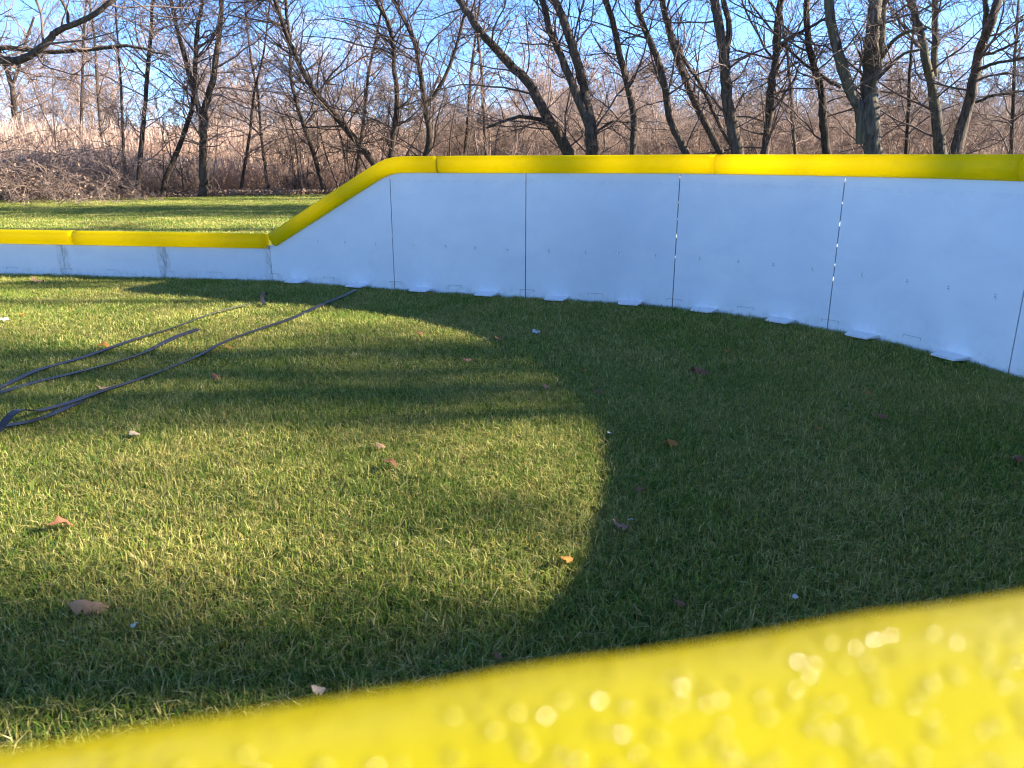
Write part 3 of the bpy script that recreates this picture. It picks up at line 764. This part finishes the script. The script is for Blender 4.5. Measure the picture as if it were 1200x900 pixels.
tree('bare_tree', [[(969, 179, 11), (965, 140, 10), (962, 105, 9), (952, 72, 8), (946, 37, 8), (946, -3, 7)]], 16.8,
     'bare tree with dark slim trunk just left of the mossy clump', 18, density=5.2, L1=1.9, bark='darkbark', extra=[[(985, 103, 4, 0), (962, 88, 3.5, 0), (940, 73, 3, 0), (915, 50, 2.5, .1)]])
tree('bare_tree', [[(1022, 178, 22), (1020, 130, 20), (1019, 87, 19), (1022, 50, 17), (1025, 12, 15), (1023, -5, 14)], [(1010, 168, 15), (1008, 130, 14), (999, 112, 13), (987, 80, 13), (975, 32, 12), (970, -3, 11)], [(1012, 150, 8), (1017, 125, 8), (1030, 75, 9), (1035, 12, 8), (1038, -3, 7)]], 15.5,
     'thickest bare tree with mossy bark and three stems from one foot at right', 19, bark='mossbark', density=3.6, L1=1.8,
     extra=[[(1032, 70, 5, 0), (1045, 50, 4, -.3), (1062, 38, 3.5, -.6), (1085, 34, 2.5, -1)], [(1026, 95, 4, 0), (1042, 78, 3.5, -.2), (1060, 63, 3, -.5), (1080, 58, 2, -.8)]])
tree('bare_tree', [[(1102, 178, 15), (1096, 130, 13), (1092, 100, 11), (1085, 70, 9.5), (1077, 32, 9), (1067, -3, 8)], [(1094, 90, 9), (1095, 62, 8), (1096, 30, 7.5), (1096, -3, 7)]], 16.4,
     'forked bare tree between the thickest mossy tree and the rightmost leaning tree', 20, bark='mossbark', density=5.2, L1=1.9)
tree('bare_tree', [[(1120, 178, 16), (1132, 135, 13), (1140, 100, 12), (1147, 62, 11), (1160, 30, 11), (1170, -3, 10)], [(1153, 46, 7), (1155, 25, 6.5), (1154, -3, 6)]], 15.8,
     'rightmost bare tree leaning to the right with branches reaching the edge', 21, density=4.6, L1=1.9,
     extra=[[(1147, 82, 4, 0), (1160, 76, 3.5, -.3), (1180, 72, 3, -.6), (1210, 64, 2.5, -1)], [(1143, 120, 3.5, 0), (1165, 112, 3, -.2), (1190, 108, 2.5, -.4), (1215, 104, 2, -.6)], [(1148, 65, 4, 0), (1170, 60, 3, -.3), (1195, 48, 2.5, -.6)]])
tree('bare_tree', [[(499, 182, 8), (503, 157, 7.5), (498, 123, 7), (490, 67, 6), (482, 40, 5.5), (467, 10, 5)], [(500, 124, 5), (520, 93, 4.5), (533, 60, 4), (541, 30, 3.5), (548, -3, 3)]], 21.0,
     'dark bare tree forking behind the start of the high boards', 22, bark='darkbark', twig='darktwig', density=9.0, L1=1.9)
tree('bare_tree', [[(458, 184, 8), (465, 130, 7), (463, 83, 6), (457, 33, 5), (440, -3, 4.5)]], 22.0,
     'bare tree with many thin branches above the top of the cap slope', 23, bark='darkbark', twig='darktwig', density=10.0, L1=2.0)
tree('bare_tree', [[(437, 190, 9), (403, 147, 8), (377, 117, 7.5), (357, 87, 6.5), (337, 43, 5.5), (323, 3, 5)]], 22.5,
     'dark bare tree leaning steeply left above the yellow slope', 24, bark='darkbark', twig='darktwig', density=10.0, L1=2.1)
tree('bare_tree', [[(374, 203, 6), (363, 167, 5.5), (350, 130, 5), (341, 90, 4.5), (340, 50, 4), (335, 5, 3.5)]], 23.5,
     'thin bare tree at the end of the lawn left of the yellow slope', 25, bark='darkbark', twig='darktwig', density=9.0, L1=1.9)
tree('bare_tree', [[(238, 208, 10), (238, 160, 9), (240, 127, 8.5), (250, 90, 7.5), (257, 33, 6.5), (260, -3, 6)], [(237, 140, 7), (231, 122, 7), (220, 80, 6), (208, 35, 5), (200, 0, 5)]], 22.0,
     'forked bare tree in the brush left of centre of the lawn edge', 26, density=9.0, L1=2.0, twig='pinktwig')
tree('bare_tree', [[(196, 205, 7), (217, 153, 6), (227, 113, 5.5), (230, 50, 5), (237, 0, 4)]], 21.6,
     'thin bare tree leaning right into the forked tree at left', 27, bark='darkbark', density=8.5, L1=1.8)
tree('bare_tree', [[(163, 203, 6), (168, 143, 5.5), (173, 83, 5), (177, 33, 4), (179, -3, 4)]], 21.3,
     'slim straight bare tree right of the bramble mound at left', 28, bark='darkbark', twig='pinktwig', density=8.5, L1=1.8)
tree('bare_tree', [[(17, 140, 8), (16, 115, 7), (12, 95, 6), (3, 70, 4), (-6, 40, 3)], [(14, 100, 4), (22, 80, 3.5), (28, 55, 3), (40, 20, 2.5)]], 34.0,
     'small bare tree standing behind the bramble mound at far left', 29, density=4.5, L1=2.4, twig='pinktwig')
for k, (u, v0, w0, lean, Y, lb) in enumerate([(570, 180, 5, -8, 24, 'thin sapling behind the lean-left tree over the boards'), (545, 180, 5, 10, 25, 'thin sapling between the dark forked tree and lean-left tree'),
        (420, 185, 5, 16, 24.5, 'thin dark sapling crossing the steeply leaning tree'), (285, 205, 4, 18, 24, 'thin sapling right of the forked tree at left'),
        (312, 206, 4, -14, 25, 'thin crooked sapling left of the yellow slope'), (1062, 178, 5, 6, 20, 'thin sapling right of the thickest mossy tree'),
        (932, 179, 5, -10, 21, 'thin sapling between two straight trees right of centre'), (1185, 178, 5, 5, 19, 'thin sapling at the right edge of the picture'),
        (118, 150, 4, -9, 30, 'thin sapling far behind the bramble mound'), (95, 148, 4, 4, 33, 'thin distant sapling over the reeds at left'), (146, 195, 4, -6, 23, 'thin sapling growing at the right end of the bramble mound')]):
    tree('bare_sapling', [[(u, v0, w0), (u + lean * .4, v0 - 45, w0 * .9), (u + lean * .7, v0 - 95, w0 * .75), (u + lean * 1.3, v0 - 140, w0 * .6), (u + lean * 1.8, -3, w0 * .5)]], Y, lb, 60 + k,
         bark='darkbark' if k % 2 else 'bark', twig='pinktwig' if k % 3 == 0 else 'twig', density=5.5, L1=1.7, up=1.5, fine=0.006, group='thin saplings along the lawn edge')
# the tree beyond the left edge whose limb crosses the upper left corner
def world_tree(name, foot, stems, label, seed, bark, density, L1, group, fine=0.005, twig='twig', amp=1.0, limb_thick=0.012):
    r = np.random.default_rng(seed); trunk, br = [], [[], []]; foot = np.array(foot, float)
    for P, rd in stems:
        Q, q_ = refine(P, rd, 5, 0.004, r); trunk.append((Q, q_)); branch_out(r, Q, q_, density, L1, br, limb_thick, fine=fine, tmin=.25, amp=amp)
    o = empty(name, [float(x) for x in foot]); tag(o, label, 'tree', group)
    V, Q = tubes(trunk, 9); obj('trunk', mesh_np('trunk', local(V, foot), Q), M[bark], o)
    V, Q = merge([tubes(br[0], 5), tubes(br[1], 3)]); obj('crown', mesh_np('crown', local(V, foot), Q), M[twig], o)
YB = 11.5
limb = [pt(u, v, YB) for u, v in ((-120, 20), (-60, 55), (0, 70), (18, 71), (40, 62), (57, 47), (66, 37), (80, 31), (110, 17), (132, 0), (150, -25))]
limb2 = [pt(u, v, YB + .6) for u, v in ((-120, 50), (-50, 57), (0, 56), (40, 59), (70, 61), (120, 56), (150, 54), (178, 60), (200, 66))]
base = np.array([limb[0][0] - .7, YB + .2, 0.0])
stem = [base + np.array([0, 0, -.05]), base + np.array([.05, 0, 1.4]), base + np.array([.0, 0.05, 2.9]), base + np.array([-.2, .1, 4.6]), base + np.array([-.1, .1, 7.0])]
world_tree('bare_tree', base, [(stem, [.24, .19, .17, .14, .06]),
    ([stem[2]] + limb, [.08, .075, .065, .055, .052, .048, .045, .042, .038, .036, .032, .026]),
    ([stem[2] + np.array([0, 0, .1])] + limb2, [.05, .045, .04, .036, .033, .031, .028, .022, .017, .012]),
    ([limb[7], pt(78, 12, YB), pt(66, -6, YB - .1), pt(40, -30, YB - .2)], [.024, .02, .018, .012])],
    'tree beyond the left edge, its thick bare limb curving across the upper left corner', 41, 'bark', 3.6, 1.3, 'bare trees along the lawn edge', fine=0.0045)
# trees beyond the right edge: only their long shadows reach the picture
for k, (x, y, h, rd, lean) in enumerate([(17, 2.26, 13, .10, -.012), (25, 5.1, 16, .12, .01), (13.0, 6.4, 10, .08, .02), (22, 4.6, 15, .13, -.012), (18, 7.6, 12, .16, 0), (22, 2.27, 14, .11, .012), (17, 12.6, 12, .2, .02), (21, 10.4, 12, .2, .0), (28, 4.5, 17, .13, .008), (16.5, 3.6, 11, .045, .03), (23, 3.3, 12, .045, -.03)]):
    f_ = np.array([x, y, 0.0]); P = [f_ + np.array([.05 * math.sin(q * 1.9 + k), lean * h * q / 5 + .07 * math.sin(q * 1.4 + k * 2), h * q / 5 - (.05 if q == 0 else 0)]) for q in range(6)]
    rj = np.random.default_rng(50 + k); tq = np.linspace(0, 5, 13); P = [np.array([np.interp(t_, range(6), [p_[c] for p_ in P]) for c in range(3)]) + (np.array([rj.normal(0, .06), rj.normal(0, .085), 0]) if 0 < t_ else 0) for t_ in tq]
    rads = lambda r_: list(np.interp(tq, range(6), [r_ * 1.3, r_, r_ * .9, r_ * .78, r_ * .6, r_ * .25]))
    st3 = [(P, rads(rd))]
    rq = random.Random(300 + k)
    for q3 in range(3 if k in (1, 3, 8) else 1 if k == 0 else 2 if rd > .09 else 0):       # further stems from the same foot
        dy, dx, r3 = rq.uniform(-.42, .42), rq.uniform(-1.2, 1.2), rd * rq.uniform(.45, .9)
        st3.append(([p_ + np.array([dx * t_, dy * min(1, t_ * 1.6) + .05 * math.sin(t_ * 9 + q3), 0]) for t_, p_ in zip(np.linspace(0, 1, 13), P)], rads(r3)))
    world_tree('bare_tree', f_, st3,
               ['shadow-casting bare tree beyond the right edge, nearest the camera', 'shadow-casting bare tree beyond the right edge, streaking the mid lawn', 'shadow-casting bare tree beyond the right edge, behind the first panels', 'slim shadow-casting bare tree beyond the right edge, set further back', 'tall shadow-casting bare tree beyond the right edge near the tree line', 'shadow-casting bare tree beyond the right edge, farthest to the right', 'shadow-casting bare tree beyond the right edge, deep in the tree line', 'shadow-casting bare tree beyond the right edge, between the tall ones', 'stout shadow-casting bare tree beyond the right edge, far back', 'thin shadow-casting sapling beyond the right edge, nearer one', 'thin shadow-casting sapling beyond the right edge, farther one'][k],
               80 + k, 'bark', 1.5, 1.8, 'bare trees beyond the right edge', fine=.006, limb_thick=.019)

# ------------------------------------------------------------------ reeds, thicket, far woods, brush, litter
def reed_tile(name, size, n, h0, h1, wd, seed):
    r = np.random.default_rng(seed); Vs, Qs, tn, off = [], [], [], 0
    b = np.zeros((n, 3)); b[:, :2] = r.uniform(-size/2, size/2, (n, 2))
    H = r.uniform(h0, h1, n); az = r.uniform(0, 6.28, n); ln = np.abs(r.normal(0, .16, n)); d = np.stack([np.cos(az), np.sin(az), np.zeros(n)], 1)
    fz = r.uniform(0, 6.28, n); s = np.stack([np.cos(fz), np.sin(fz), np.zeros(n)], 1); rv = r.random(n)
    prev = []
    for f, wf in ((0, 1), (.45, .9), (.82, .8), (.87, 2.6), (.94, 2.2), (1.0, .4)):
        c = b + d * (ln * H * f * f)[:, None]; c[:, 2] = H * f * (1 - .25 * ln * f)
        W = (wd * wf * .5); prev.append(np.stack([c - s * W, c + s * W], 1))
    V = np.stack(prev, 1).reshape(-1, 3); i = np.arange(n) * 12
    Q = np.concatenate([np.stack([i + 2*k, i + 2*k + 1, i + 2*k + 3, i + 2*k + 2], 1) for k in range(5)])
    # strap leaves
    m = n * 2; src = r.integers(0, n, m); z = H[src] * r.uniform(.15, .8, m); a2 = r.uniform(0, 6.28, m); dl = np.stack([np.cos(a2), np.sin(a2), np.zeros(m)], 1)
    p0 = b[src].copy(); p0[:, 2] = z; ll = r.uniform(.25, .55, m)[:, None]; sd = np.stack([-np.sin(a2), np.cos(a2), np.zeros(m)], 1) * wd * 1.1
    p1 = p0 + dl * ll * .55 + np.array([0, 0, 1]) * ll * r.uniform(.1, .7, m)[:, None]; p2 = p1 + dl * ll * .5 + np.array([0, 0, 1]) * ll * r.uniform(-.7, .2, m)[:, None]
    V2 = np.stack([p0 - sd * .5, p0 + sd * .5, p1 + sd * .6, p1 - sd * .6, p2], 1).reshape(-1, 3); j = len(V) + np.arange(m) * 5
    me = mesh_np(name, np.concatenate([V, V2]), np.concatenate([Q, np.stack([j, j+1, j+2, j+3], 1)]), np.stack([j+3, j+2, j+4], 1))
    t = np.zeros((len(V) + len(V2), 3), np.float32); t[:len(V), 0] = np.repeat(rv, 12); t[len(V):, 0] = np.repeat(r.random(m), 5)
    a = me.attributes.new('tint', 'FLOAT_VECTOR', 'POINT'); a.data.foreach_set('vector', t.ravel()); return me
reeds = [reed_tile(f'reeds_{i}', 2.0, 400, 1.2, 2.45, 0.010, 500 + i) for i in range(5)]
P = []
for i in range(-34, 26):
    for j in range(12, 34):
        x, y = i * 1.7 + rng.uniform(-.4, .4), j * 1.7 + rng.uniform(-.4, .4)
        if y > max(edge_y(x), 19) + 1.4 and abs(x) < .72 * y + 3: P.append((x, y, 0))
P = np.array(P); n = len(P)
scatter('reeds', [(m, M['reed']) for m in reeds], P, np.stack([np.zeros(n), np.zeros(n), rng.uniform(0, 6.28, n)], 1), np.stack([np.ones(n), np.ones(n), (rng.uniform(.8, 1.12, n) + .12 * smooth_noise(P[:, 0], P[:, 1], .25, 9)) * np.clip([.42 + .6 * (p_[1] - max(edge_y(p_[0]), 19) - 1.2) / 9 for p_ in P], .42, 1.02)], 1),
        'tall dry pinkish reeds filling the meadow behind the trees')
def shrub(name, seed, stems, h0, h1, spread, L1, dens, fine):
    r = np.random.default_rng(seed); tr, br = [], [[], []]
    for _ in range(stems):
        h = r.uniform(h0, h1); d = unit(np.array([r.normal(0, spread), r.normal(0, spread), 1.0]))
        b, q = grow(r, np.array([r.normal(0, .25), r.normal(0, .25), 0]), d, h, max(fine * 1.6, h * .0065), 8, .13, .05); tr.append((b, q))
        branch_out(r, b, q, dens, L1, br, .009, fine=fine, tmin=.15)
    V, Q = merge([tubes(tr, 4), tubes(br[0], 3), tubes(br[1], 3)]); return mesh_np(name, V, Q)
sh = [shrub(f'shrub_{i}', 600 + i, 7, 1.6, 3.6, .28, .8, 3.2, .005) for i in range(5)]
P = []
for k in range(700):
    y = rng.uniform(19, 44); x = rng.uniform(-.72, .75) * y
    if y < edge_y(x) + 1.2: continue
    if x < -.30 * y or (x < -.12 * y and rng.random() < .75): continue
    P.append((x, y, 0))
P = np.array(P); n = len(P); s_ = rng.uniform(.7, 1.15, n)
scatter('thicket', [(m, M['brush'] if i % 2 else M['brush2']) for i, m in enumerate(sh)], P, np.stack([np.zeros(n), np.zeros(n), rng.uniform(0, 6.28, n)], 1), np.stack([s_, s_, s_], 1),
        'brown leafless thicket behind the tree line')
wd = [shrub(f'wood_{i}', 700 + i, 3, 6.5, 9.5, .14, 2.2, 3.0, .013) for i in range(4)]
P = np.array([(rng.uniform(-.8, .8) * y, y, 0) for y in rng.uniform(46, 90, 130)]); n = len(P); s_ = rng.uniform(.65, 1.1, n)
scatter('far_woods', [(m, M['brush'] if i % 2 else M['brush2']) for i, m in enumerate(wd)], P, np.stack([np.zeros(n), np.zeros(n), rng.uniform(0, 6.28, n)], 1), np.stack([s_, s_, s_], 1),
        'hazy leafless far woods above the reeds')
# dark brush along the lawn edge under the left trees
us = [shrub(f'brush_{i}', 800 + i, 10, .4, 1.3, .7, .4, 3.0, .005) for i in range(4)]
P = []
for k in range(120):
    x = rng.uniform(-19, -3.2)
    if x > -11 and rng.random() < .7: continue
    P.append((x, edge_y(x) + rng.uniform(.3, 2.0), 0))
P = np.array(P); n = len(P); s_ = rng.uniform(.45, 1.0, n)
scatter('undergrowth', [(m, M['brush2'] if i % 2 else M['twig']) for i, m in enumerate(us)], P, np.stack([np.zeros(n), np.zeros(n), rng.uniform(0, 6.28, n)], 1), np.stack([s_, s_, s_], 1), 'low dark leafless undergrowth along the lawn edge')
def leaf_tile(seed, n, size, ls, zmax):
    r = np.random.default_rng(seed); c = np.stack([r.uniform(-size/2, size/2, n), r.uniform(-size/2, size/2, n), r.uniform(.02, zmax, n)], 1)
    a = unit_rows(r.normal(0, 1, (n, 3)) * np.array([1, 1, .45])); b = unit_rows(np.cross(a, r.normal(0, 1, (n, 3)))); l = ls * r.uniform(.6, 1.3, n)[:, None]
    V = np.stack([c - a * l, c - b * l * .5, c + a * l, c + b * l * .5], 1).reshape(-1, 3); i = np.arange(n) * 4
    return mesh_np('litter', V, np.stack([i, i+1, i+2, i+3], 1))
def unit_rows(A): return A / (np.linalg.norm(A, axis=1, keepdims=True) + 1e-9)
lt = [leaf_tile(900 + i, 260, 1.0, .055, .16) for i in range(3)]
P = []
for x in np.arange(-21, -2.5, .55):
    for q in range(3): P.append((x, edge_y(x) + .1 + .6 * q + rng.uniform(-.2, .2), 0))
P = np.array(P); n = len(P)
scatter('leaf_litter', [(m, M['litter']) for m in lt], P, np.stack([np.zeros(n), np.zeros(n), rng.uniform(0, 6.28, n)], 1), np.ones((n, 3)), 'strip of dead leaf litter along the lawn edge')
# bramble mounds at far left: arching canes with withered leaves
def bramble(u, v, Y, wid, hgt, ncane, label, seed):
    r = np.random.default_rng(seed); f_ = pt(u, v, Y); f_[2] = 0; tr, br = [], [[], []]; lv = []
    for _ in range(ncane):
        az = r.uniform(0, 6.28); o_ = np.array([r.normal(0, wid * .28), r.normal(0, .5), 0.0]); L_ = r.uniform(.7, 1.2) * hgt * 1.7
        d = unit(np.array([math.cos(az) * .7, math.sin(az) * .5, 1.0])); P = [o_]; n = 11
        for k in range(n - 1):
            d = unit(d + r.normal(0, .10, 3) + np.array([math.cos(az) * .10, math.sin(az) * .06, -.17])); q = P[-1] + d * L_ / n
            q[2] = max(q[2], .03); P.append(q)
        P = np.array(P); tr.append((P, np.linspace(.011, .005, n))); branch_out(r, P, np.linspace(.011, .005, n), 2.6, .5, br, .01, depth=3 if r.random() < .4 else 2, fine=.0045, trop=-.03)
        for _ in range(9): lv.append(P[r.integers(2, n)] + r.normal(0, .07, 3))
    o = empty('bramble_bush', [float(x) for x in f_]); tag(o, label, 'bush', 'bramble mounds at far left')
    V, Q = merge([tubes(tr, 4), tubes(br[0], 3), tubes(br[1], 3)]); obj('canes', mesh_np('canes', V, Q), M['brush2'], o)
    lv = np.array(lv); n = len(lv); a = unit_rows(r.normal(0, 1, (n, 3))); b = unit_rows(np.cross(a, r.normal(0, 1, (n, 3)))); l = r.uniform(.025, .06, n)[:, None]
    V = np.stack([lv - a*l, lv - b*l*.5, lv + a*l, lv + b*l*.5], 1).reshape(-1, 3); i = np.arange(n) * 4
    tag(obj('foliage', mesh_np('foliage', V, np.stack([i, i+1, i+2, i+3], 1)), M['litter'], o), kind='stuff')
bramble(12, 225, 20.6, 2.0, 2.4, 75, 'tall brown bramble mound at the left edge behind the lawn', 951)
bramble(82, 224, 20.9, 1.7, 1.15, 55, 'lower bramble mound sloping down right of the tall one', 952)
bramble(-45, 226, 20.2, 2.2, 2.6, 60, 'bramble mound cut off by the left edge of the picture', 953)
# tangled multi-stemmed shrubs among the left trees
for k, (u, Y, ns2, h0, h1, mt, lb) in enumerate([
        (446, 23.0, 8, 2.6, 5.2, 'darktwig', 'tangled many-stemmed dark shrub where the yellow slope meets the top'),
        (405, 24.0, 5, 2.4, 4.8, 'darktwig', 'tangled dark shrub behind the steeply leaning tree'),
        (352, 24.6, 5, 1.4, 3.6, 'darktwig', 'tangled shrub at the lawn end by the thin leaning tree'),
        (545, 23.5, 6, 2.4, 4.8, 'twig', 'tangled shrub between the dark forked tree and the lean-left tree'),
        (600, 23.0, 7, 2.2, 4.4, 'pinktwig', 'russet shrub just left of the twin-trunked tree'),
        (255, 22.8, 5, 1.4, 3.4, 'twig', 'tangled shrub around the foot of the forked tree at left'),
        (205, 22.4, 5, 1.2, 2.8, 'darktwig', 'dark shrub crossing the thin tree that leans right at left'),
        (140, 22.6, 4, 1.4, 3.4, 'twig', 'thin upright shrub at the right end of the bramble mound'),
        (500, 24.5, 6, 2.4, 5.0, 'pinktwig', 'russet shrub behind the dark forked tree'),
        (60, 24.5, 5, 2.2, 4.6, 'twig', 'upright shrub rising behind the bramble mound')]):
    f_ = pt(u, 200, Y); o = obj('bare_shrub', shrub('bare_shrub', 1000 + k, ns2, h0, h1, .26, .85, 2.3, .0046), M[mt]); o.location = (f_[0], f_[1], -.02)
    tag(o, lb, 'shrub', 'tangled shrubs at the lawn edge')
